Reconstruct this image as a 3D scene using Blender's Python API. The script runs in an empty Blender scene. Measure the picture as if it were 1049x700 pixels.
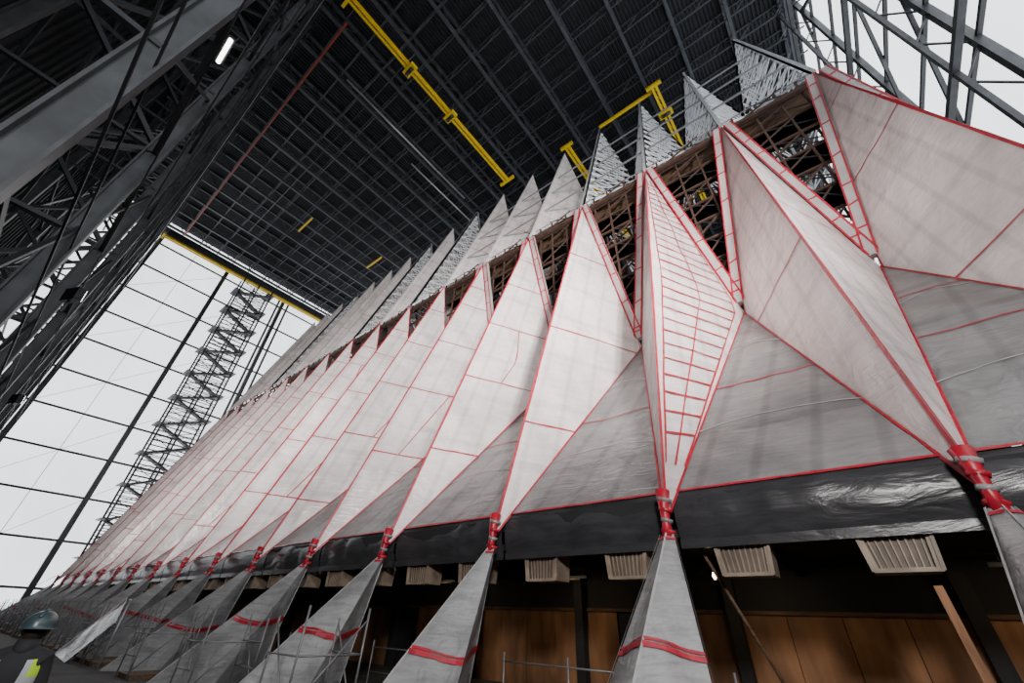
import bpy, math, random
from mathutils import Vector, Matrix, noise
random.seed(7)
H=1.75
SC=bpy.context.scene
V=Vector
# ---------------- materials ----------------
def mat(name, base, rough=0.6, metal=0.0, var=0.15, nscale=3.0, bump=0.0, bscale=8.0, stretch=(1,1,1), coord='Object', lines=0.0, emit=None, spec=None, trans=0.0, big=0.0, sheet=0.0, crinkle=0.0):
    m=bpy.data.materials.new(name); m.use_nodes=True
    nt=m.node_tree; N=nt.nodes; L=nt.links
    b=N['Principled BSDF']
    b.inputs['Roughness'].default_value=rough; b.inputs['Metallic'].default_value=metal
    if spec is not None: b.inputs['Specular IOR Level'].default_value=spec
    tc=N.new('ShaderNodeTexCoord'); mp=N.new('ShaderNodeMapping')
    mp.inputs['Scale'].default_value=stretch
    L.new(tc.outputs[coord],mp.inputs['Vector'])
    nz=N.new('ShaderNodeTexNoise'); nz.inputs['Scale'].default_value=nscale; nz.inputs['Detail'].default_value=6
    L.new(mp.outputs[0],nz.inputs['Vector'])
    cr=N.new('ShaderNodeValToRGB')
    c=base
    cr.color_ramp.elements[0].position=0.3; cr.color_ramp.elements[1].position=0.7
    cr.color_ramp.elements[0].color=(c[0]*(1-var),c[1]*(1-var),c[2]*(1-var),1)
    cr.color_ramp.elements[1].color=(min(1,c[0]*(1+var)),min(1,c[1]*(1+var)),min(1,c[2]*(1+var)),1)
    L.new(nz.outputs['Fac'],cr.inputs[0])
    col=cr.outputs[0]
    def mul(col,s,fac=1.0):
        mx=N.new('ShaderNodeMix'); mx.data_type='RGBA'; mx.blend_type='MULTIPLY'; mx.inputs[0].default_value=fac
        L.new(col,mx.inputs[6]); L.new(s,mx.inputs[7]); return mx.outputs[2]
    def ramp(sock,lo,p0,p1):
        r=N.new('ShaderNodeValToRGB'); r.color_ramp.elements[0].position=p0; r.color_ramp.elements[1].position=p1
        r.color_ramp.elements[0].color=(lo,lo,lo,1); r.color_ramp.elements[1].color=(1,1,1,1)
        L.new(sock,r.inputs[0]); return r.outputs[0]
    if lines>0:   # framing members showing through the thin film
        w=N.new('ShaderNodeTexWave'); w.bands_direction='X'; w.inputs['Scale'].default_value=0.30; w.inputs['Distortion'].default_value=0.8
        w.inputs['Detail Scale'].default_value=0.25
        L.new(tc.outputs['UV'],w.inputs['Vector'])
        w2=N.new('ShaderNodeTexWave'); w2.bands_direction='Y'; w2.inputs['Scale'].default_value=0.12; w2.inputs['Distortion'].default_value=0.7; w2.inputs['Detail Scale'].default_value=0.3
        L.new(tc.outputs['UV'],w2.inputs['Vector'])
        w3=N.new('ShaderNodeTexWave'); w3.bands_direction='DIAGONAL'; w3.inputs['Scale'].default_value=0.09; w3.inputs['Distortion'].default_value=0.6
        L.new(tc.outputs['UV'],w3.inputs['Vector'])
        col=mul(col,ramp(w.outputs['Fac'],1-lines,0.02,0.16)); col=mul(col,ramp(w2.outputs['Fac'],1-lines*.8,0.01,0.06)); col=mul(col,ramp(w3.outputs['Fac'],1-lines*.7,0.0,0.06))
    if big>0:
        n3=N.new('ShaderNodeTexNoise'); n3.inputs['Scale'].default_value=0.35; n3.inputs['Detail'].default_value=3; n3.inputs['Distortion'].default_value=0.6
        L.new(tc.outputs[coord],n3.inputs['Vector']); col=mul(col,ramp(n3.outputs['Fac'],1-big,0.35,0.62))
    if sheet>0:
        mp2=N.new('ShaderNodeMapping'); mp2.inputs['Scale'].default_value=(1.0,4.0,1); L.new(tc.outputs['UV'],mp2.inputs['Vector'])
        n4=N.new('ShaderNodeTexNoise'); n4.inputs['Scale'].default_value=1.3; n4.inputs['Detail'].default_value=8; n4.inputs['Roughness'].default_value=.7; n4.inputs['Distortion'].default_value=0.8
        L.new(mp2.outputs[0],n4.inputs['Vector']); col=mul(col,ramp(n4.outputs['Fac'],1-sheet,0.33,0.6))
    L.new(col,b.inputs['Base Color'])
    if bump>0:
        n2=N.new('ShaderNodeTexNoise'); n2.inputs['Scale'].default_value=bscale; n2.inputs['Detail'].default_value=5; n2.inputs['Distortion'].default_value=1.0
        L.new(mp.outputs[0],n2.inputs['Vector'])
        bp=N.new('ShaderNodeBump'); bp.inputs['Strength'].default_value=bump; bp.inputs['Distance'].default_value=0.1
        L.new(n2.outputs['Fac'],bp.inputs['Height']); nout=bp.outputs[0]
        if crinkle>0:   # tension creases across the sheet
            mp3=N.new('ShaderNodeMapping'); mp3.inputs['Scale'].default_value=(0.8,7.0,1); mp3.inputs['Rotation'].default_value=(0,0,.12); L.new(tc.outputs['UV'],mp3.inputs['Vector'])
            n5=N.new('ShaderNodeTexNoise'); n5.inputs['Scale'].default_value=1.1; n5.inputs['Detail'].default_value=6; n5.inputs['Distortion'].default_value=.9; n5.noise_type='RIDGED_MULTIFRACTAL'
            L.new(mp3.outputs[0],n5.inputs['Vector'])
            b2=N.new('ShaderNodeBump'); b2.inputs['Strength'].default_value=crinkle; b2.inputs['Distance'].default_value=0.03
            L.new(n5.outputs['Fac'],b2.inputs['Height']); L.new(nout,b2.inputs['Normal']); nout=b2.outputs[0]
        L.new(nout,b.inputs['Normal'])
    if emit:
        b.inputs['Emission Color'].default_value=(*emit[0],1); b.inputs['Emission Strength'].default_value=emit[1]
    out=N['Material Output']
    if trans>0:
        t=N.new('ShaderNodeBsdfTransparent'); ms=N.new('ShaderNodeMixShader')
        ms.inputs[0].default_value=trans
        L.new(b.outputs[0],ms.inputs[1]); L.new(t.outputs[0],ms.inputs[2]); L.new(ms.outputs[0],out.inputs['Surface'])
    return m
M={}
M['white']=mat('white_shrink_wrap',(0.77,0.71,0.695),0.26,0,0.08,1.5,0.40,2.2,(1.0,1.0,0.8),lines=0.15,big=0.20,sheet=0.14,crinkle=.45)
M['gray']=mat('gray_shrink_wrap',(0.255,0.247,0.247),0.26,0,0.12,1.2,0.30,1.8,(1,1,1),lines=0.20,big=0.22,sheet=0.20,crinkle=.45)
M['legw']=mat('leg_wrap',(0.35,0.35,0.355),0.30,0,0.15,1.5,0.5,2.6,(1,1,0.8),big=.35,sheet=.35,crinkle=.5)
M['dark']=mat('charcoal_plastic',(0.040,0.040,0.044),0.30,0,0.25,2,0.35,1.6,(0.6,1,2.0),sheet=.3)
M['red']=mat('red_tape',(0.40,0.010,0.028),0.4,0,0.3,6)
M['fold']=mat('light_fold',(0.36,0.355,0.355),0.4,0,0.2,5)
M['steel']=mat('painted_steel',(0.030,0.033,0.038),0.5,0.2,0.2,1)
M['colsteel']=mat('galvanised_column_steel',(0.060,0.064,0.07),0.45,0.3,0.3,1.5)
M['roofsteel']=mat('roof_steel',(0.066,0.073,0.086),0.5,0.3,0.2,1)
M['deck']=mat('roof_deck_metal',(0.022,0.025,0.031),0.5,0.2,0.2,0.5)
M['alu']=mat('aluminium',(0.36,0.37,0.39),0.35,0.35,0.1,3)
M['rail']=mat('galvanised_tube',(0.20,0.20,0.205),0.45,0.3,0.2,3)
M['lattice']=mat('bright_lattice_steel',(0.72,0.74,0.77),0.45,0.0,0.1,3)
M['rust']=mat('primer_steel',(0.070,0.038,0.027),0.7,0.2,0.4,3)
M['wood']=mat('scaffold_plank',(0.10,0.056,0.030),0.8,0,0.5,2,stretch=(1,6,6))
M['timber']=mat('timber',(0.28,0.14,0.07),0.8,0,0.3,2,stretch=(6,6,1))
M['ply']=mat('plywood',(0.28,0.135,0.060),0.7,0,0.45,1.0,stretch=(2.2,3,0.5),big=.5)
M['yellow']=mat('crane_yellow',(0.82,0.56,0.01),0.45,0,0.08,2)
M['film']=mat('clear_film',(0.85,0.87,0.9),0.2,0,0.1,3,0.9,5,trans=0.80)
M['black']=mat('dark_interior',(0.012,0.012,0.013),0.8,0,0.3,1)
M['conc']=mat('concrete_ground',(0.06,0.058,0.055),0.85,0,0.4,1.2,0.3,10)
M['wall']=mat('dark_cladding',(0.008,0.009,0.011),0.6,0.2,0.3,0.5)
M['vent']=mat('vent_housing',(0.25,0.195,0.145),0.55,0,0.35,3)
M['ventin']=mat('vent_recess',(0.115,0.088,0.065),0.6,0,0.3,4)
M['orange']=mat('rail_oxide_red',(0.26,0.035,0.015),0.5,0,0.2,2)
M['lamp']=mat('lamp_tube',(0.9,0.9,0.9),0.5,emit=((1,0.98,0.93),9))
M['bulb']=mat('warm_bulb',(0.9,0.9,0.9),0.5,emit=((1,0.85,0.6),8))
def glow(name,col,s,var=0.1):
    m=bpy.data.materials.new(name); m.use_nodes=True; nt=m.node_tree; N=nt.nodes; L=nt.links
    N.remove(N['Principled BSDF']); e=N.new('ShaderNodeEmission'); tc=N.new('ShaderNodeTexCoord')
    nz=N.new('ShaderNodeTexNoise'); nz.inputs['Scale'].default_value=0.08; nz.inputs['Detail'].default_value=3
    L.new(tc.outputs['Object'],nz.inputs['Vector'])
    r=N.new('ShaderNodeValToRGB'); r.color_ramp.elements[0].position=.3; r.color_ramp.elements[1].position=.7
    r.color_ramp.elements[0].color=(*[c*(1-var) for c in col],1); r.color_ramp.elements[1].color=(*col,1)
    L.new(nz.outputs['Fac'],r.inputs[0]); L.new(r.outputs[0],e.inputs['Color'])
    e.inputs['Strength'].default_value=s
    L.new(e.outputs[0],N['Material Output'].inputs['Surface']); return m
M['glass_far']=glow('translucent_daylit_panel',(0.93,0.965,1.0),2.5,0.2)
M['glass_near']=glow('translucent_daylit_panel_near',(0.93,0.965,1.0),2.9,0.15)

# ---------------- builder ----------------
class B:
    def __init__(s): s.v=[];s.f=[];s.m=[];s.uv=[];s.mats=[];s.sm=[]
    def mi(s,k):
        if k not in s.mats: s.mats.append(k)
        return s.mats.index(k)
    def face(s,idx,k,uv=None,smooth=False):
        s.f.append(idx); s.m.append(s.mi(k)); s.uv.append(uv or [(0,0)]*len(idx)); s.sm.append(smooth)
    def poly(s,pts,k):
        n=len(s.v); s.v+= [tuple(p) for p in pts]; s.face(list(range(n,n+len(pts))),k)
    def beam(s,p,q,w,k,h=None,up=None):
        p=V(p);q=V(q);h=h or w; d=q-p
        if d.length<1e-6:return
        d.normalize(); u=V(up) if up else (V((0,0,1)) if abs(d.z)<0.95 else V((0,1,0)))
        a=d.cross(u).normalized()*(w/2); b=a.cross(d).normalized()*(h/2)
        n=len(s.v)
        for c in (p,q):
            for sx,sy in ((-1,-1),(1,-1),(1,1),(-1,1)): s.v.append(tuple(c+a*sx+b*sy))
        for f in ((0,1,2,3),(7,6,5,4),(0,4,5,1),(1,5,6,2),(2,6,7,3),(3,7,4,0)): s.face([n+i for i in f],k)
    def ibeam(s,p,q,w,k,up=None):
        p=V(p);q=V(q);d=(q-p).normalized(); u=V(up) if up else (V((0,0,1)) if abs(d.z)<0.95 else V((0,1,0)))
        a=d.cross(u).normalized(); b=a.cross(d).normalized()
        for sg in (-1,1): s.beam(p+b*sg*w/2,q+b*sg*w/2,w*0.85,k,w*0.12,up=b)
        s.beam(p,q,w*0.12,k,w,up=b)
    def box(s,c,d,k):
        c=V(c); s.beam(c-V((d[0]/2,0,0)),c+V((d[0]/2,0,0)),d[1],k,d[2])
    def tube(s,pts,r,k,n=8):
        base=len(s.v); m=len(pts)
        rr=r if isinstance(r,(list,tuple)) else [r]*m
        for i,p in enumerate(pts):
            p=V(p); d=(V(pts[min(i+1,m-1)])-V(pts[max(i-1,0)])).normalized()
            u=V((0,0,1)) if abs(d.z)<.9 else V((1,0,0)); a=d.cross(u).normalized(); b=a.cross(d)
            for j in range(n):
                t=2*math.pi*j/n; s.v.append(tuple(p+(a*math.cos(t)+b*math.sin(t))*rr[i]))
        for i in range(m-1):
            for j in range(n):
                s.face([base+i*n+j,base+i*n+(j+1)%n,base+(i+1)*n+(j+1)%n,base+(i+1)*n+j],k,smooth=True)
        s.face([base+j for j in range(n)][::-1],k); s.face([base+(m-1)*n+j for j in range(n)],k)
    def obj(s,name,parent=None):
        me=bpy.data.meshes.new(name); me.from_pydata(s.v,[],s.f); 
        for k in s.mats: me.materials.append(M[k])
        me.polygons.foreach_set('material_index',s.m); me.polygons.foreach_set('use_smooth',s.sm)
        ul=me.uv_layers.new(name='UVMap'); flat=[]
        for u in s.uv:
            for c in u: flat+= [c[0],c[1]]
        ul.data.foreach_set('uv',flat); me.update()
        o=bpy.data.objects.new(name,me); SC.collection.objects.link(o)
        if parent: o.parent=parent
        return o
def lerp(a,b,t): return a+(b-a)*t
class Patch:
    def __init__(s,Lf,Rf,nrm,amp=0.05,seed=0):
        s.L=Lf;s.R=Rf;s.n=V(nrm).normalized();s.amp=amp;s.seed=seed
    def pt(s,u,v,off=0):
        l=s.L(v);r=s.R(v);p=lerp(l,r,u); w=(r-l).length
        e=math.sin(math.pi*min(max(u,0),1))**0.6 if 0<u<1 else 0
        e*=min(1,v*12)*min(1,(1-v)*12) if 0<v<1 else 0
        q=p+V((s.seed*7.3,0,0))
        d=noise.noise(q*0.6)*1.0+noise.noise(V((q.x*2.4,q.y*2.4,q.z*0.7)))*0.55
        return p+s.n*(d*s.amp*e*min(1,w)+off)
    def mesh(s,b,k,nu,nv,v0=0,v1=1):
        base=len(b.v); uvs=[]
        for j in range(nv+1):
            v=lerp(v0,v1,j/nv); w=(s.R(v)-s.L(v)).length; hh=(s.L(v)-s.L(0)).length
            for i in range(nu+1):
                u=i/nu; b.v.append(tuple(s.pt(u,v))); uvs.append((u*w+s.seed*1.7,hh+s.seed*3.1))
        for j in range(nv):
            for i in range(nu):
                a=j*(nu+1)+i; ids=[a,a+1,a+nu+2,a+nu+1]
                b.face([base+x for x in ids],k,[uvs[x] for x in ids],True)
    def tape(s,b,k,f,w=0.07,n=14,off=0.025):
        pts=[s.pt(*f(i/n),off) for i in range(n+1)]
        base=len(b.v)
        for i,p in enumerate(pts):
            d=(pts[min(i+1,n)]-pts[max(i-1,0)])
            if d.length<1e-5: d=V((0,0,1))
            a=d.normalized().cross(s.n).normalized()*(w/2)*random.uniform(0.75,1.3)
            b.v.append(tuple(p-a)); b.v.append(tuple(p+a))
        for i in range(n):
            c=base+2*i; b.face([c,c+1,c+3,c+2],k)
# ---------------- chapel geometry ----------------
NS=17; SP=4.5
def X(i): return 6.12-SP*i
yP,zP=8.5,1.74+H
yT,zT=15.9,23.5+H
yS,zS=16.0,11.0+H
yU,zU=22.5,44.3+H
zS2=32.8+H
YC=22.5
def seg(a,b,c,kz):
    return lambda v: lerp(a,b,v/kz) if v<kz else lerp(b,c,(v-kz)/(1-kz))
wrapped2=[i for i in range(NS) if i in (4,5,6,8,10,11,12,14,15,16)]
def facet(b,P,T,S,detail,seams,seed,k='white',tw=0.075,bars=False,vseam=None):
    kz=(S.z-P.z)/(T.z-P.z)
    n=(T-P).cross(S-P).normalized()
    if n.y>0: n=-n
    pa=Patch(lambda v:lerp(P,T,v),seg(P,S,T,kz),n,0.055,seed)
    nu,nv=(12,70) if detail==2 else ((6,30) if detail==1 else (3,12))
    pa.mesh(b,k,nu,nv)
    pa.tape(b,'red',lambda t:(0.0,t),tw,24)
    pa.tape(b,'red',lambda t:(1.0,t),tw*0.8,24)
    for v in seams: pa.tape(b,'red',lambda t,v=v:(t,v),tw*0.7,8)
    if vseam:
        for (u,a,c) in vseam: pa.tape(b,'red',lambda t:(u,lerp(a,c,t)),tw*0.65,8)
    if bars:
        for q in range(27):
            v=0.10+q*0.0305
            pa.tape(b,'red',lambda t,v=v:(0.10+0.80*t,v+0.004*(t-.5)),0.05+.04*v,4,0.04)
        for uu in (0.10,0.5,0.90): pa.tape(b,'red',lambda t,uu=uu:(uu,0.06+0.87*t),0.05,20,0.045)
    return pa
mir=lambda p:V((p.x,2*YC-p.y,p.z))
for i in range(NS):
    b=B(); x=X(i)
    P=V((x,yP,zP));T=V((x,yT,zT));U=V((x,yU,zU))
    det=2 if i<=4 else (1 if i<=9 else 0)
    for sd in (1,-1):
        S=V((x+sd*SP/2,yS,zS)); S2=V((x+sd*SP/2,YC,zS2))
        o=0.05*((i*37+ (sd>0)*17)%7)/7; vs=None
        if i>3:
            st=0.04*(i%3); sm=[0.13+st,0.31+st,0.49+st,0.67+st,0.85]
            vs=[(0.5,sm[0],sm[1])] if i%2 else [(0.45,sm[1],sm[2])]
            if i>7: vs+= [(0.5,sm[2],sm[3])]
        elif i==3: sm=[0.17,0.40,0.70]
        elif i==2: sm=[]
        elif i==1: sm=[0.36,0.74] if sd<0 else [0.5,0.8]
        else: sm=[0.30,0.62,.84]
        pa=facet(b,P,T,S,det,sm,i+sd*0.5,bars=(i==2 and sd==1),tw=0.08 if i<10 else 0.065,vseam=vs)
        Pm,Tm,Sm=mir(P),mir(T),mir(S)
        b.poly([Pm,Tm,Sm],'white')
        off=V((sd*0.24,-0.05,0))
        a0=lerp(T,S,0.02)+off; a1=lerp(T,S,0.96)+off*0.6
        if i<=5:
            b.beam(a0,a1,0.36,'white',0.30,up=(0,1,0))
            for s2 in (-1,1):
                b.beam(a0+V((s2*0.18,-0.16,0)),a1+V((s2*0.18,-0.16,0)),0.06,'red',0.03,up=(0,1,0))
            for q in range(7):
                c=lerp(a0,a1,(q+.5+.3*math.sin(q*5+i))/7); b.beam(c+V((-.18,-.165,0)),c+V((.18,-.165,0.02+.1*(q%2))),0.07,'red',0.02,up=(0,1,0))
        if i in wrapped2:
            kz=(S2.z-T.z)/(U.z-T.z); n=(U-T).cross(S2-T).normalized(); n=-n if n.y>0 else n
            p2=Patch(lambda v:lerp(T,U,v),seg(T,S2,U,kz),n,0.04,i+9)
            p2.mesh(b,'white',4 if i<9 else 2,20 if i<9 else 8)
            p2.tape(b,'white',lambda t:(0,t),0.1,10)
            p2.tape(b,'red',lambda t:(t,0.33),0.06,4)
            b.poly([mir(T),mir(U),mir(S2)],'white')
        else:
            kz=(S2.z-T.z)/(U.z-T.z); R=seg(T,S2,U,kz)
            for mm in (lambda p:p,mir):
                b.beam(mm(T),mm(U),0.20,'lattice'); b.beam(mm(T),mm(S2),0.12,'lattice'); b.beam(mm(S2),mm(U),0.16,'lattice')
                K=15
                for q in range(K):
                    v0=q/K;v1=(q+1)/K; l0=mm(lerp(T,U,v0)); r1=mm(R(v1)); l1=mm(lerp(T,U,v1)); r0=mm(R(v0))
                    b.beam(l0,r0,0.08,'lattice'); b.beam(l0,r1,0.06,'lattice') 
                    if mm is not mir: b.beam(r0,l1,0.05,'lattice')
            v=0.52
            b.poly([lerp(T,U,v),U,R(v)],'film')
    b.tube([P+V((0,.10,.6)),P+V((0,.03,.3)),P+V((0,0,0.0)),P+V((0,-.06,-.3))],[0.15,0.11,0.08,0.11],'red' ,8)
    for q in range(4):
        zz=-.22+q*0.2; c=P+V((0,0.02+max(0,zz)*.15,zz)); r=0.09+abs(zz)*0.10
        b.tube([c,c+V((0.02,0,0.07))],[r+.02,r+.028],'legw' if q%2 else 'red',9)
    for q in range(4):
        a=q*1.6+i; b.tube([P+V((0,-.05,-.05)),P+V((.10*math.cos(a),-.12-.05*math.sin(a),-.35-.05*q))],[.03,.015],'red',5)
    b.obj('chapel_spire')
for i in range(NS-1):
    b=B()
    Pa=V((X(i),yP,zP));Pb=V((X(i+1),yP,zP));S=V((X(i)-SP/2,yS,zS))
    t0=0.072
    n=(Pb-Pa).cross(S-Pa).normalized(); n=-n if n.y>0 else n
    pa=Patch(lambda v:lerp(lerp(Pb,S,t0),S,v),lambda v:lerp(lerp(Pa,S,t0),S,v),n,0.08,i)
    near=i<6
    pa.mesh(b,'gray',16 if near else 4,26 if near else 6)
    pa.tape(b,'red',lambda t:(t,0.0),0.06,12)
    pa.tape(b,'red',lambda t:(0,t),0.07,20); pa.tape(b,'red',lambda t:(1,t),0.07,20)
    pa.tape(b,'red',lambda t:(t,0.40),0.055,10)
    if i==0: pa.tape(b,'red',lambda t:(t,0.66),0.05,10)
    for vv in (0.2,0.62): pa.tape(b,'fold',lambda t,vv=vv:(t,vv+0.03*math.sin(t*math.pi)),0.035,12)
    ya=lerp(Pa,S,t0).y; za=lerp(Pa,S,t0).z
    x0,x1=X(i+1)+0.05,X(i)-0.05
    fp=Patch(lambda v:V((x0,ya+0.02-0.12*math.sin(v*3.1),lerp(zP-0.30,za,v))),lambda v:V((x1,ya+0.02-0.12*math.sin(v*3.1),lerp(zP-0.30,za,v))),(0,-1,0),0.12,i)
    fp.mesh(b,'dark',24 if near else 6,8)
    b.beam((x0,ya-.01,zP-.34),(x1,ya-.01,zP-.34),.06,'dark',.16)
    b.obj('wrapped_lower_facade_panel')
for i in range(NS):
    b=B(); x=X(i)
    top=[V((x,yP-.14,zP-.24)),V((x+.12,yP-.04,zP-.24)),V((x,yP+.10,zP-.24)),V((x-.12,yP-.04,zP-.24))]
    bot=[V((x,5.0,0)),V((x+1.05,6.3,0)),V((x,7.9,0)),V((x-1.05,6.3,0))]
    for f in range(4):
        g=(f+1)%4
        n=(top[g]-bot[f]).cross(bot[g]-bot[f]).normalized()
        cx=(bot[f]+bot[g])/2-V((x,6.3,0))
        if n.dot(cx)<0:n=-n
        pa=Patch(lambda v,f=f:lerp(bot[f],top[f],v),lambda v,g=g:lerp(bot[g],top[g],v),n,0.13,i+f)
        pa.mesh(b,'legw',8 if i<6 else 3,24 if i<6 else 6)
        h0=0.36+0.05*(i%3); sl=0.05*(1 if f%2 else -1)
        pa.tape(b,'red',lambda t:(t,h0+sl*(t-.5)),0.08,8); pa.tape(b,'red',lambda t:(t,h0+.02+sl*(t-.5)),0.04,8)
        pa.tape(b,'fold',lambda t:(0.0,t),0.03,12)
        pa.tape(b,'red',lambda t:(t,0.97),0.05,4)
    b.obj('wrapped_buttress_leg')
b=B()
for i in range(-0,NS-1):
    xa,xb=X(i+1),X(i); xm=(xa+xb)/2
    for yy in (16.5,17.9) if i<6 else (16.6,):
        for q in range(9):
            z=zS+1.0+q*1.42; hw=(SP/2)*min(1,(z-zS)/(zT-zS))+0.3
            b.beam((xm-hw,yy,z),(xm+hw,yy,z),0.11,'rust')
            b.beam((xm-hw,yy,z),(xm+hw*0.4,yy,z+1.4),0.07,'rust')
            b.beam((xm+hw,yy,z),(xm-hw*.3,yy,z+1.4),0.05,'steel')
            if q%2 and i<6: b.box((xm,17.2,z-.08),(hw*2,1.3,0.08),'wood')
        for dx in (-1.6,-.6,.6,1.6):
            b.beam((xm+dx,yy,zS+abs(dx)*4.5),(xm+dx,yy,zT+1.0),0.10,'rust')
    b.beam((xa,16.25,zT-0.1),(xb,16.25,zT-0.1),0.2,'rust',0.25)
    if i<6:
        b.box((xm,17.3,zT+0.2),(SP,1.8,0.1),'wood')
        for q in range(6):
            b.beam((xa+random.uniform(0,4),16.3,zT),(xa+random.uniform(0,4),17,zT+random.uniform(.5,1.3)),0.06,('rust','alu','white')[q%3])
        b.beam((xa,16.5,zT+1.1),(xb,16.5,zT+1.1),0.05,'alu')
        b.beam((xa,18.6,zT+3.1),(xb,18.6,zT+3.1),0.12,'alu'); b.beam((xa,18.6,zT+3.1),(xb,17.5,zT+0.3),0.08,'alu')
        for q in range(3):
            zz=zT+5+q*4; yy=yT+(zz-zT)*0.317+.3
            b.beam((xa,yy,zz),(xb,yy,zz),0.1,'alu')
b.obj('interior_scaffolding')
b=B()
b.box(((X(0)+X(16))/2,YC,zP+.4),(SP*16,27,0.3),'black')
b.obj('nave_floor_slab')
b=B(); x0,x1=X(16)-1,X(0)+5
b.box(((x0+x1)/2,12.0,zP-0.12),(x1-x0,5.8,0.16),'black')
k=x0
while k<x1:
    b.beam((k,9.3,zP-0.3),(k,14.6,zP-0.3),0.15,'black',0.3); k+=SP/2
b.obj('undercroft_soffit')
b=B()
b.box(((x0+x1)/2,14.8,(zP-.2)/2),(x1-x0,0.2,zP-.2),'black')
k=x0; j=0
while k<x1-1.22:
    if j%9!=4: b.box((k+.61,14.66-0.01*(j%2),1.1),(1.20,0.03,2.2),'ply'); 
    if j%4==0: b.beam((k,14.4,0),(k,14.4,zP-.2),.3,'black')
    k+=1.22; j+=1
b.beam((x0,14.6,2.22),(x1,14.6,2.22),0.09,'wood')
b.obj('plywood_hoarding')
for i in range(0,11):
    for dx in (-1.2,1.1):
        b=B(); xc=X(i)+dx; yc=9.45; zc=1.12+H
        w,hh,dp=0.46,0.27,0.35
        f=[V((xc-w*.88,yc-dp,zc-hh)),V((xc+w*.88,yc-dp,zc-hh)),V((xc+w,yc-dp,zc+hh)),V((xc-w,yc-dp,zc+hh))]
        bk=[p+V((0,.6,.0)) for p in f]
        b.poly(bk,'vent')
        for q in range(4): b.poly([f[q],f[(q+1)%4],bk[(q+1)%4],bk[q]],'vent')
        fr=[lerp(p,V((xc,yc-dp,zc)),0.17) for p in f]
        for q in range(4):
            b.poly([f[q],f[(q+1)%4],fr[(q+1)%4],fr[q]],'vent')
            b.beam(f[q]+V((0,-.01,0)),f[(q+1)%4]+V((0,-.01,0)),.05,'vent',.035)
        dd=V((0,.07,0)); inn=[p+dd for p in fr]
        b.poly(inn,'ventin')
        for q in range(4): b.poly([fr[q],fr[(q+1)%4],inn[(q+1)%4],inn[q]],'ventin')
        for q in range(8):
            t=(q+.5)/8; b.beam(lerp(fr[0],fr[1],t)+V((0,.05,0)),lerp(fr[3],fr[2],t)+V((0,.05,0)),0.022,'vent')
        b.beam((xc-.3,yc,zc+hh),(xc-.3,yc,zP-.2),0.04,'steel'); b.beam((xc+.3,yc,zc+hh),(xc+.3,yc,zP-.2),0.04,'steel')
        b.obj('ventilation_box')
# ---------------- enclosure ----------------
XE,XN=-72.0,12.8; YL,YR=-9.0,54.0; ZD=52.0+H; ZC=49.6+H
b=B(); b.box(((XE+XN)/2,(YL+YR)/2,-0.1),(XN-XE+2,YR-YL+2,0.2),'conc'); b.obj('floor')
b=B(); x=XE; k=0
while x<XN:
    z=ZD; pts=[(x,z),(x+.12,z),(x+.17,z+.13),(x+.33,z+.13),(x+.38,z)]
    for a,c in zip(pts,pts[1:]): b.poly([(a[0],YL,a[1]),(a[0],YR,a[1]),(c[0],YR,c[1]),(c[0],YL,c[1])],'deck')
    x+=.38
b.box(((XE+XN)/2,(YL+YR)/2,ZD+.35),(XN-XE+2,YR-YL+2,0.2),'deck')
b.obj('ceiling')
b=B()
x=XE+2.5; j=0
while x<=XN-.3:
    b.beam((x,YL,ZC),(x,YR,ZC),0.30,'roofsteel'); b.beam((x,YL,ZD-.2),(x,YR,ZD-.2),0.26,'roofsteel')
    y=YL; s=0
    while y<YR-1:
        a,c=(ZC,ZD-.2) if s%2 else (ZD-.2,ZC)
        b.beam((x,y,a),(x,y+1.75,c),0.10,'roofsteel'); y+=1.75; s+=1
    x+=4.5; j+=1
y=YL+1
while y<YR:
    b.beam((XE,y,ZC+.4),(XN,y,ZC+.4),0.13,'roofsteel'); b.beam((XE,y,ZD-.15),(XN,y,ZD-.15),0.12,'roofsteel')
    x=XE; s=0
    while x<XN-1:
        a,c=(ZC+.4,ZD-.2) if s%2 else (ZD-.2,ZC+.4)
        b.beam((x,y,a),(x+1.5,y,c),0.06,'roofsteel'); x+=1.5; s+=1
    y+=2.6
b.obj('roof_trusses')
b=B(); b.box(((XE+XN)/2,YL-.2,ZD/2),(XN-XE+2,0.2,ZD),'wall')
x=XE
while x<XN: b.box((x,YL-.05,ZD/2),(0.18,0.1,ZD),'wall'); x+=.9
b.obj('wall_front')
b=B(); b.box(((XE+XN)/2,YR+.2,ZD/2),(XN-XE+2,0.2,ZD),'wall'); b.obj('wall_back')
b=B(); b.poly([(XE,YL,0),(XE,YR,0),(XE,YR,ZD),(XE,YL,ZD)],'glass_far')
for y in (-2.0,7.7,17.7,27.7,37.7,47): 
    b.beam((XE+.4,y,0),(XE+.4,y,ZC),0.55,'colsteel'); 
b.beam((XE+.8,16.9,0),(XE+.8,16.9,ZC),0.3,'colsteel'); b.beam((XE+.8,18.6,0),(XE+.8,18.6,ZC),0.3,'colsteel')
z=3.0;j=0
while z<ZC:
    b.beam((XE+.25,YL,z),(XE+.25,YR,z),0.22,'steel'); z+=4.6; j+=1
for y0,y1 in ((-2,7.7),(7.7,17.7)):
    for q in range(5): b.beam((XE+.3,y0,3+q*9.2),(XE+.3,y1,3+q*9.2+9.2),0.045,'steel')
    b.beam((XE+.3,(y0+y1)/2,0),(XE+.3,(y0+y1)/2,ZC),0.06,'steel')
b.beam((XE+.4,YL,ZC),(XE+.4,YR,ZC),0.8,'roofsteel',1.6)
b.obj('window_1')
b=B(); b.poly([(XN,YL,12),(XN,YR,12),(XN,YR,ZD),(XN,YL,ZD)],'glass_near')
b.box((XN,(YL+YR)/2,6),(0.2,YR-YL,12),'wall')
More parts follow.
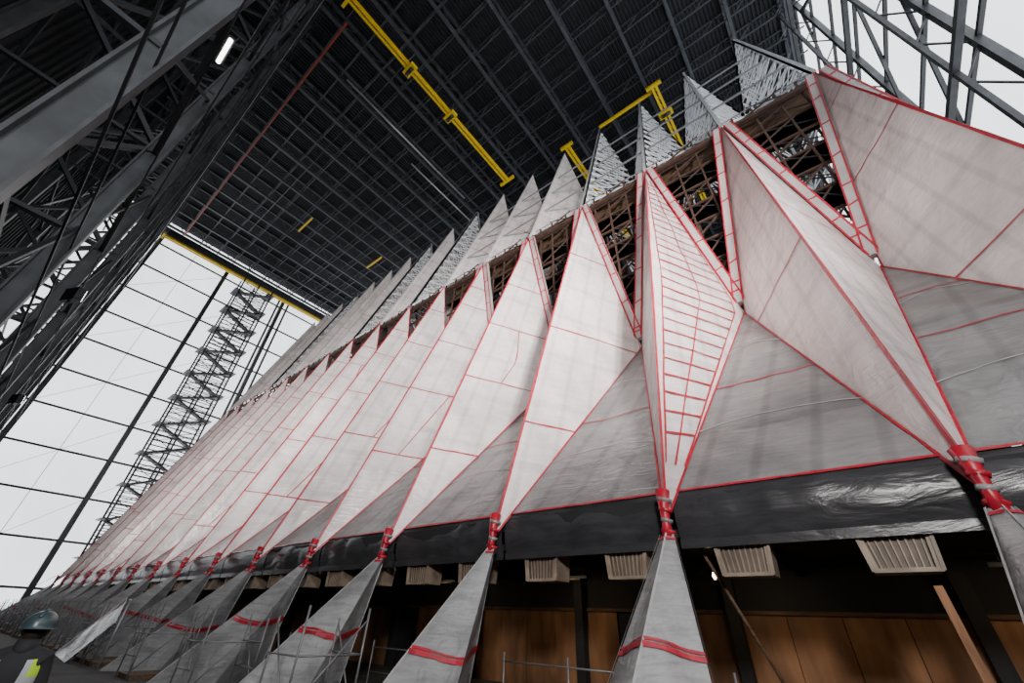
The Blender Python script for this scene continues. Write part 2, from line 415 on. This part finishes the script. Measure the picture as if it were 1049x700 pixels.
y=YL
while y<=YR:
    b.beam((XN-.4,y,0),(XN-.4,y,ZD),0.36,'colsteel'); b.beam((XN-1.8,y,12),(XN-1.8,y,ZD),0.22,'colsteel')
    z=12
    while z<ZD-2: b.beam((XN-.4,y,z),(XN-1.8,y,z+2.2),.08,'steel'); b.beam((XN-1.8,y,z+2.2),(XN-.4,y,z+4.4),.08,'steel'); z+=4.4
    y+=7
for yy,zz in ((5,14),(19,14),(33,14),(12,32),(26,32)):
    b.beam((XN-.5,yy,zz),(XN-.5,yy+14,zz+18),.26,'colsteel'); b.beam((XN-.5,yy+14,zz),(XN-.5,yy,zz+18),.2,'colsteel')
z=12
while z<ZD: b.beam((XN-.3,YL,z),(XN-.3,YR,z),.2,'steel'); z+=4.5
for z in (24,36,48): b.beam((XN-1.8,YL,z),(XN-1.8,YR,z),.3,'colsteel')
b.obj('window_2')
b=B(); x=-9.0
while x>XE+1:
    yi,yo=-2.4,-7.6
    b.ibeam((x,yi,0),(x,yi,ZC),0.55,'colsteel'); b.ibeam((x,yo,0),(x,yo,ZC),0.45,'colsteel')
    z=2; s=0
    while z<ZC-5:
        a,c=(yi,yo) if s%2 else (yo,yi)
        b.beam((x,a,z),(x,c,z+5.2),0.2,'steel'); b.beam((x,yi,z),(x,yo,z),0.16,'steel'); z+=5.2; s+=1
    xn=x-9
    if xn>XE:
        for q in range(5):
            z0=3+q*9.6
            b.beam((x,yi,z0),(xn,yi,z0+9.6),.12,'steel')
            b.beam((x,yo,z0),(xn,yo,z0+9.6),.22,'colsteel'); b.beam((xn,yo,z0),(x,yo,z0+9.6),.16,'steel')
    x-=9
for yy in (-2.4,-7.6):
    z=7.8
    while z<ZC: b.beam((XE+.6,yy,z),(-9,yy,z),0.16,'steel'); z+=9.6
for q in range(14):
    z=5+q*3.4; y=-2.0+0.2*math.sin(q*2.1)
    b.beam((XE+.6,y,z),(4,y,z+random.uniform(-1,1)),0.05,'alu' if q%5==0 else 'steel')
b.obj('enclosure_truss_frame')
for q in range(8):
    b=B(); x=-14.9-7.2*q; y=-2.75; z=20.2+H
    b.box((x,y,z+.12),(1.5,.28,.14),'steel'); b.tube([(x-.7,y,z),(x+.7,y,z)],0.08,'lamp'); b.beam((x,y,z+.2),(x,y,z+1.5),.04,'steel')
    b.obj('fluorescent_light')
def crane(xc,y0,y1,z,troll=(),ew=2.2):
    b=B()
    for dx in (-.2,.2): b.ibeam((xc+dx,y0,z),(xc+dx,y1,z),0.3,'yellow')
    y=y0
    while y<y1-1: b.beam((xc-.2,y,z),(xc+.2,y+1,z),0.07,'yellow'); y+=1
    for yy in (y0,y1): b.box((xc,yy,z),(ew,0.3,0.4),'yellow'); b.box((xc-ew*.4,yy,z+.35),(.3,.2,.4),'steel'); b.box((xc+ew*.4,yy,z+.35),(.3,.2,.4),'steel')
    for yy in troll: b.box((xc,yy,z-.3),(1.5,.8,.4),'yellow'); b.tube([(xc-.5,yy,z-.65),(xc+.5,yy,z-.65)],.2,'steel'); b.tube([(xc,yy,z-.8),(xc,yy,z-2.0)],.03,'steel')
    b.obj('overhead_crane')
crane(-21,-1,23,48+H,(6.5,12.5)); crane(-1.2,23.6,44,48+H,(27,),1.6); crane(-12.2,23.7,44,48+H,(),1.6)
crane(-70.0,-2,25,47.8+H,(),1.6)
b=B()
b.ibeam((-8.0,24.3,48.4+H),(-1.6,24.3,48.4+H),.3,'yellow')
for xc,y in ((-50,10.5),(-48,21.5)): b.ibeam((xc-2,y,48+H),(xc+2,y,48+H),.25,'yellow')
b.ibeam((-68,0,48.3+H),(-23,0,48.3+H),.24,'orange')
b.tube([(-28,3,49+H),(-28,22,49+H)],.12,'alu'); b.tube([(-30,14,49+H),(-30,30,49+H)],.1,'alu'); b.tube([(-60,6,49+H),(-20,6,49+H)],.06,'colsteel')
for x in range(-66,-22,6): b.beam((x,0,48.4+H),(x,0,ZC),.1,'steel')
b.obj('crane_runway_rails')
b=B(); xa,xb=-70.6,-68.0; ya,yb=10.0,14.6
for xx in (xa,xb):
    for yy in (ya,(ya+yb)/2,yb): b.beam((xx,yy,0),(xx,yy,ZC-2),0.2,'steel')
z=0;s=0
while z<ZC-4:
    for xx in (xa,xb):
        for dz in (.4,1.0,1.6): b.beam((xx,ya,z+dz),(xx,yb,z+dz),.09,'steel')
        b.beam((xx,ya,z),(xx,yb,z+2),.07,'steel')
    a,c=(ya,yb) if s%2 else (yb,ya)
    b.beam(((xa+xb)/2,a,z),((xa+xb)/2,c,z+2),0.9,'steel',0.22); b.beam((xb,c,z),(xb,a,z+2),.07,'steel')
    b.box(((xa+xb)/2,c,z+2),(2.6,1.2,.10),'colsteel')
    z+=2; s+=1
b.obj('scaffold_stair_tower')
# ---------------- ground-level items ----------------
b=B(); 
for i in range(1,14):
    xa,xb=X(i)-.7,X(i)-SP+.7; y=8.3
    for q in range(3):
        xx=lerp(xa,xb,q/2); b.tube([(xx,y,0),(xx,y,1.25)],.02,'rail'); b.box((xx,y,.02),(.3,.3,.04),'steel')
    for z in (.15,.6,1.1): b.tube([(xa,y,z),(xb,y,z)],.016,'rail' if z>.2 else 'wood')
b.obj('guard_railing')
b=B()
for i in range(3,14):
    for x in ((X(i)-1.6,) if i<6 else (X(i)-1.5,X(i)-3.0)):
        w=1.1
        for yy in (5.0,6.4):
            b.tube([(x,yy,0),(x,yy,1.9)],.022,'rail'); b.tube([(x-w,yy,0),(x-w,yy,1.7)],.022,'rail')
            b.tube([(x,yy,1.1),(x-w,yy,1.1)],.018,'rail'); b.tube([(x,yy,.55),(x-w,yy,.55)],.018,'rail'); b.tube([(x,yy,0.2),(x-w,yy,1.6)],.016,'rail')
        b.tube([(x,5.0,1.1),(x,6.4,1.1)],.018,'rail'); b.tube([(x,5.0,.2),(x,6.4,1.7)],.018,'rail')
        b.box((x-w/2,5.7,.06),(w,1.3,.12),'wood')
b.obj('tube_scaffold_frames')
b=B(); b.beam((0.72,9.0,0),(0.66,9.0,2.4),.10,'timber',.06); b.obj('timber_prop')
b=B(); b.tube([(-2.6,9.3,zP-.3),(-1.5,10.5,0)],.03,'wood')
b.obj('raking_shore_pipe')
b=B(); b.tube([(-2.85,11,zP-.46),(-2.85,11,1.15+H)],.01,'steel'); b.tube([(-2.85,11,1.1+H),(-2.85,11,1.03+H),(-2.85,11,.96+H)],[.03,.05,.02],'bulb'); b.obj('work_light_bulb')
b=B(); sh=Patch(lambda v:lerp(V((-28,4.9,.02)),V((-21.8,5.0,2.0)),v),lambda v:lerp(V((-24.0,4.6,.02)),V((-21.4,4.9,1.3)),v),(0,-1,.3),.12,3)
sh.mesh(b,'white',8,16); b.tube([(-28,5.05,0.03),(-21.8,5.1,1.95)],.04,'alu'); b.tube([(-21.8,5.1,1.95),(-21.8,5.1,0)],.04,'alu'); sh.tape(b,'red',lambda t:(.0,t),.06,8)
b.obj('draped_plastic_sheet')
b=B(); c=V((-14.3,7.55,0)); 
M['conew']=mat('cone_white',(0.6,0.6,0.58),0.5); M['coner']=mat('cone_red',(0.6,0.05,0.02),0.5)
b.box(c+V((0,0,.025)),(.4,.4,.05),'coner')
for q in range(5):
    r0=.16-.027*q;r1=.16-.027*(q+1); b.tube([c+V((0,0,.05+.15*q)),c+V((0,0,.2+.15*q))],[r0,r1],'conew' if q%2 else 'coner',14)
b.obj('traffic_cone')
# ---------------- worker ----------------
M['jacket']=mat('dark_jacket',(0.012,0.013,0.016),0.8); M['pants']=mat('work_trousers',(0.03,0.035,0.05),0.85)
M['skin']=mat('skin',(0.30,0.17,0.12),0.55); M['helmet']=mat('hard_hat_teal',(0.035,0.06,0.068),0.35,0,0.05)
M['hiviz']=mat('hi_vis_yellow',(0.45,0.70,0.02),0.7); M['silver']=mat('reflective_stripe',(0.4,0.42,0.42),0.4); M['boots']=mat('boots',(0.05,0.03,0.02),0.7); M['hair']=mat('hair',(0.02,0.013,0.01),0.8)
root=bpy.data.objects.new('construction_worker',None); SC.collection.objects.link(root)
def skinobj(name,verts,edges,rad,k,rootv=0,sub=2):
    me=bpy.data.meshes.new(name); me.from_pydata(verts,edges,[]); o=bpy.data.objects.new(name,me); SC.collection.objects.link(o)
    m=o.modifiers.new('Skin','SKIN'); me.materials.append(M[k])
    for i,r in enumerate(rad):
        sv=me.skin_vertices[0].data[i]; sv.radius=(r,r) if not isinstance(r,tuple) else r; sv.use_root=(i==rootv)
    s=o.modifiers.new('Sub','SUBSURF'); s.levels=sub; s.render_levels=sub; m.use_smooth_shade=True
    o.parent=root; return o
try:
    skinobj('torso_and_arms',[(0,0,.95),(0,-.01,1.12),(0,-.02,1.3),(0,-.02,1.42),(0,0,1.52),(.17,-.02,1.41),(.24,-.01,1.15),(.25,.08,.92),(-.17,-.02,1.41),(-.24,-.01,1.15),(-.25,.08,.92)],
      [(0,1),(1,2),(2,3),(3,4),(3,5),(5,6),(6,7),(3,8),(8,9),(9,10)],[(.16,.12),(.15,.11),(.17,.12),(.12,.09),.06,.075,.052,.037,.075,.052,.037],'jacket')
    skinobj('legs',[(0,0,.96),(.1,0,.88),(.11,.02,.5),(.12,-.01,.1),(-.1,0,.88),(-.11,.03,.5),(-.12,0,.1)],[(0,1),(1,2),(2,3),(0,4),(4,5),(5,6)],[(.15,.11),.095,.065,.05,.095,.065,.05],'pants')
    for s in (1,-1):
        skinobj('boot_l' if s>0 else 'boot_r',[(.12*s,-.03,.12),(.12*s,-.02,.055),(.125*s,.1,.05),(.13*s,.2,.04)],[(0,1),(1,2),(2,3)],[.055,.055,.048,.038],'boots')
        hx=.25*s
        skinobj('palm',[(hx,.08,.92),(hx,.095,.87),(hx,.10,.83)],[(0,1),(1,2)],[(.026,.03),(.02,.04),(.018,.04)],'skin')
        for q,(dy,ln) in enumerate(((.03,.07),(.01,.08),(-.01,.075),(-.03,.058))):
            skinobj('finger_%d'%q,[(hx,.10+dy,.83),(hx-.005*s,.105+dy,.83-ln*.45),(hx-.015*s,.108+dy,.83-ln*.75),(hx-.03*s,.11+dy,.83-ln)],[(0,1),(1,2),(2,3)],[.010,.009,.008,.007],'skin',sub=1)
        skinobj('thumb',[(hx,.115,.88),(hx-.01*s,.145,.85),(hx-.015*s,.155,.82)],[(0,1),(1,2)],[.013,.011,.009],'skin',sub=1)
except Exception as e: print('skin err',e)
hb=B(); n=20; mrows=14; C=V((0,.02,1.60))
for j in range(mrows+1):
    th=math.pi*j/mrows
    for i in range(n):
        ph=2*math.pi*i/n; x=.077*math.sin(th)*math.cos(ph); y=.098*math.sin(th)*math.sin(ph); z=.118*math.cos(th)
        if z<0: x*=1-.25*(-z/.118); y*= (1-.12*(-z/.118)) if y>0 else (1-.3*(-z/.118))
        if abs(x)<.02 and y>.06 and -.04<z<.01: y+=.022*(1-abs(x)/.02)*(1-(z+.015)/.05 if z>-.015 else 1)*1
        if y>.05 and abs(z-.012)<.015 and .02<abs(x)<.045: y-=.010
        if y>.05 and abs(z+.06)<.012 and abs(x)<.03: y+=.005
        hb.v.append(tuple(C+V((x,y,z))))
for j in range(mrows):
    for i in range(n):
        z=.118*math.cos(math.pi*(j+.5)/mrows); sy=math.sin(2*math.pi*(i+.5)/n)
        k='hair' if (sy<0.1 and z>-.05) else 'skin'
        hb.face([j*n+i,(j+1)*n+i,(j+1)*n+(i+1)%n,j*n+(i+1)%n],k,smooth=True)
M['eye']=mat('eye_dark',(0.02,0.02,0.02),0.2); M['lip']=mat('lips',(0.35,0.12,0.10),0.5)
for s in (-1,1):
    hb.tube([C+V((s*.076,-.0,-.03)),C+V((s*.084,-.01,0)),C+V((s*.082,-.012,.028))],[.008,.016,.010],'skin',8)
    hb.tube([C+V((s*.031,.078,.012)),C+V((s*.031,.092,.012))],[.013,.009],'eye',10)
hb.tube([C+V((-.024,.084,-.062)),C+V((0,.094,-.06)),C+V((.024,.084,-.062))],[.004,.007,.004],'lip',8)
hb.tube([V((0,-.0,1.45)),V((0,.005,1.54))],[.06,.055],'skin',12)
hb.tube([V((0,-.02,1.42)),V((0,-.02,1.49)),V((0,-.015,1.545))],[.10,.085,.078],'jacket',16)
hb.obj('head',root)
hh=B(); C2=C+V((0,-.005,.035))
rows=9;n=28
for j in range(rows+1):
    th=(math.pi/2)*j/rows
    for i in range(n):
        ph=2*math.pi*i/n; r=1+ .03*(abs(math.cos(ph))<.2)
        hh.v.append(tuple(C2+V((.118*math.sin(th)*math.cos(ph),.142*math.sin(th)*math.sin(ph),.125*math.cos(th)*r))))
for j in range(rows):
    for i in range(n): hh.face([j*n+i,(j+1)*n+i,(j+1)*n+(i+1)%n,j*n+(i+1)%n],'helmet',smooth=True)
bs=len(hh.v)
for i in range(n):
    ph=2*math.pi*i/n; e=.012+ (.05*max(0,math.sin(ph))**1.5)
    hh.v.append(tuple(C2+V(((.118+e*.6)*math.cos(ph),(.142+e)*math.sin(ph),-.012))))
for i in range(n): hh.face([rows*n+i,bs+i,bs+(i+1)%n,rows*n+(i+1)%n],'helmet',smooth=True)
hh.tube([C2+V((0,-.12,.07)),C2+V((0,-.05,.125)),C2+V((0,.05,.125)),C2+V((0,.12,.07))],.012,'helmet',8)
hh.obj('hard_hat',root)
vb=B(); zs=[.86,.95,1.0,1.05,1.15,1.25,1.3,1.36,1.41,1.48]; rx=[.20,.195,.19,.19,.19,.20,.205,.205,.19,.09]; ry=[.155,.15,.148,.145,.145,.15,.15,.145,.125,.08]; n=28
for z,a,c in zip(zs,rx,ry):
    for i in range(n):
        ph=2*math.pi*i/n; vb.v.append((a*math.cos(ph),-.015+c*math.sin(ph),z+(.012*math.cos(ph)**2 if z>1.4 else 0)))
for j in range(len(zs)-1):
    for i in range(n):
        cs=math.cos(2*math.pi*(i+.5)/n)
        k='hiviz'
        if j in (2,5): k='silver'
        if j>=5 and .35<abs(cs)<.55: k='silver'
        if j>=3 and abs(cs)<.45: k='jacket'
        if j>=8: k='jacket'
        vb.face([j*n+i,j*n+(i+1)%n,(j+1)*n+(i+1)%n,(j+1)*n+i],k,smooth=True)
vb.obj('safety_vest',root)
root.location=(-5.85,0.82,0); root.rotation_euler=(0,0,math.radians(70)); root.scale=(.965,)*3
# ---------------- lights ----------------
def area(name,loc,tgt,size,power,col=(1,.97,.95),spread=180):
    l=bpy.data.lights.new(name,'AREA'); l.energy=power; l.size=size; l.color=col; l.spread=math.radians(spread)
    o=bpy.data.objects.new(name,l); SC.collection.objects.link(o); o.location=loc
    o.rotation_euler=(V(tgt)-V(loc)).to_track_quat('-Z','Y').to_euler(); return o
def add_fill(loc,tgt,power,size=0.9,spread=110,col=(1,.95,.93)):  # invented fixture with area lamp, added as fill to brighten the wrapped facets
    b=B(); p=V(loc); d=(V(tgt)-p).normalized()
    b.beam(p-d*.35,p-d*.05,size*.9,'steel',size*.7); b.beam(p-d*.2,p-d*.2-V((0,0,0.9)),.08,'steel')
    b.beam(p-d*.05,p-d*.03,size*.85,'lamp',size*.62)
    o=b.obj('added_fill_fixture'); a=area('added_fill_lamp',loc,tgt,size,power,col,spread); a.parent=o; return o
add_fill((9.5,-2.5,12),(-11,14,19),3800,size=2.2,spread=75); add_fill((3.5,-4.5,7),(-6,13,11),1500,size=1.6,spread=130)
add_fill((-24,-1.6,13),(-31,13,15),1500); add_fill((-42,-1.6,13),(-49,13,15),1200)
for xx in (-14,-8,-2.5,2.5,6):  # warm fill lamps and their fixtures, added to lift the dark plywood
    b=B(); b.box((xx,13.4,zP-.42),(1.2,.15,.08),'steel'); b.tube([(xx-.3,13.4,zP-.47),(xx+.3,13.4,zP-.47)],.02,'vent'); 
    for q in (-.4,.4): b.tube([(xx+q,13.4,zP-.40),(xx+q,13.4,zP-.2)],.015,'steel')
    o=b.obj('added_undercroft_fill'); a=area('added_undercroft_lamp',(xx,12.6,zP-.75),(xx,14.5,0.6),.8,13,(1,.76,.5)); a.parent=o
w=bpy.data.worlds.new('overcast'); SC.world=w; w.use_nodes=True
w.node_tree.nodes['Background'].inputs[0].default_value=(.8,.87,1,1); w.node_tree.nodes['Background'].inputs[1].default_value=1.0
# ---------------- camera ----------------
cd=bpy.data.cameras.new('camera'); cam=bpy.data.objects.new('camera',cd); SC.collection.objects.link(cam)
r=V((0.787,0.6161,0.0352)).normalized(); f=V((-0.5196,0.6309,0.576)); f=(f-r*f.dot(r)).normalized(); u=r.cross(f)
mt=Matrix((( r.x,u.x,-f.x,0),(r.y,u.y,-f.y,0),(r.z,u.z,-f.z,H),(0,0,0,1)))
cam.matrix_world=mt; cd.sensor_width=36; cd.lens=14.04; cd.clip_end=500; cd.clip_start=.05
SC.camera=cam
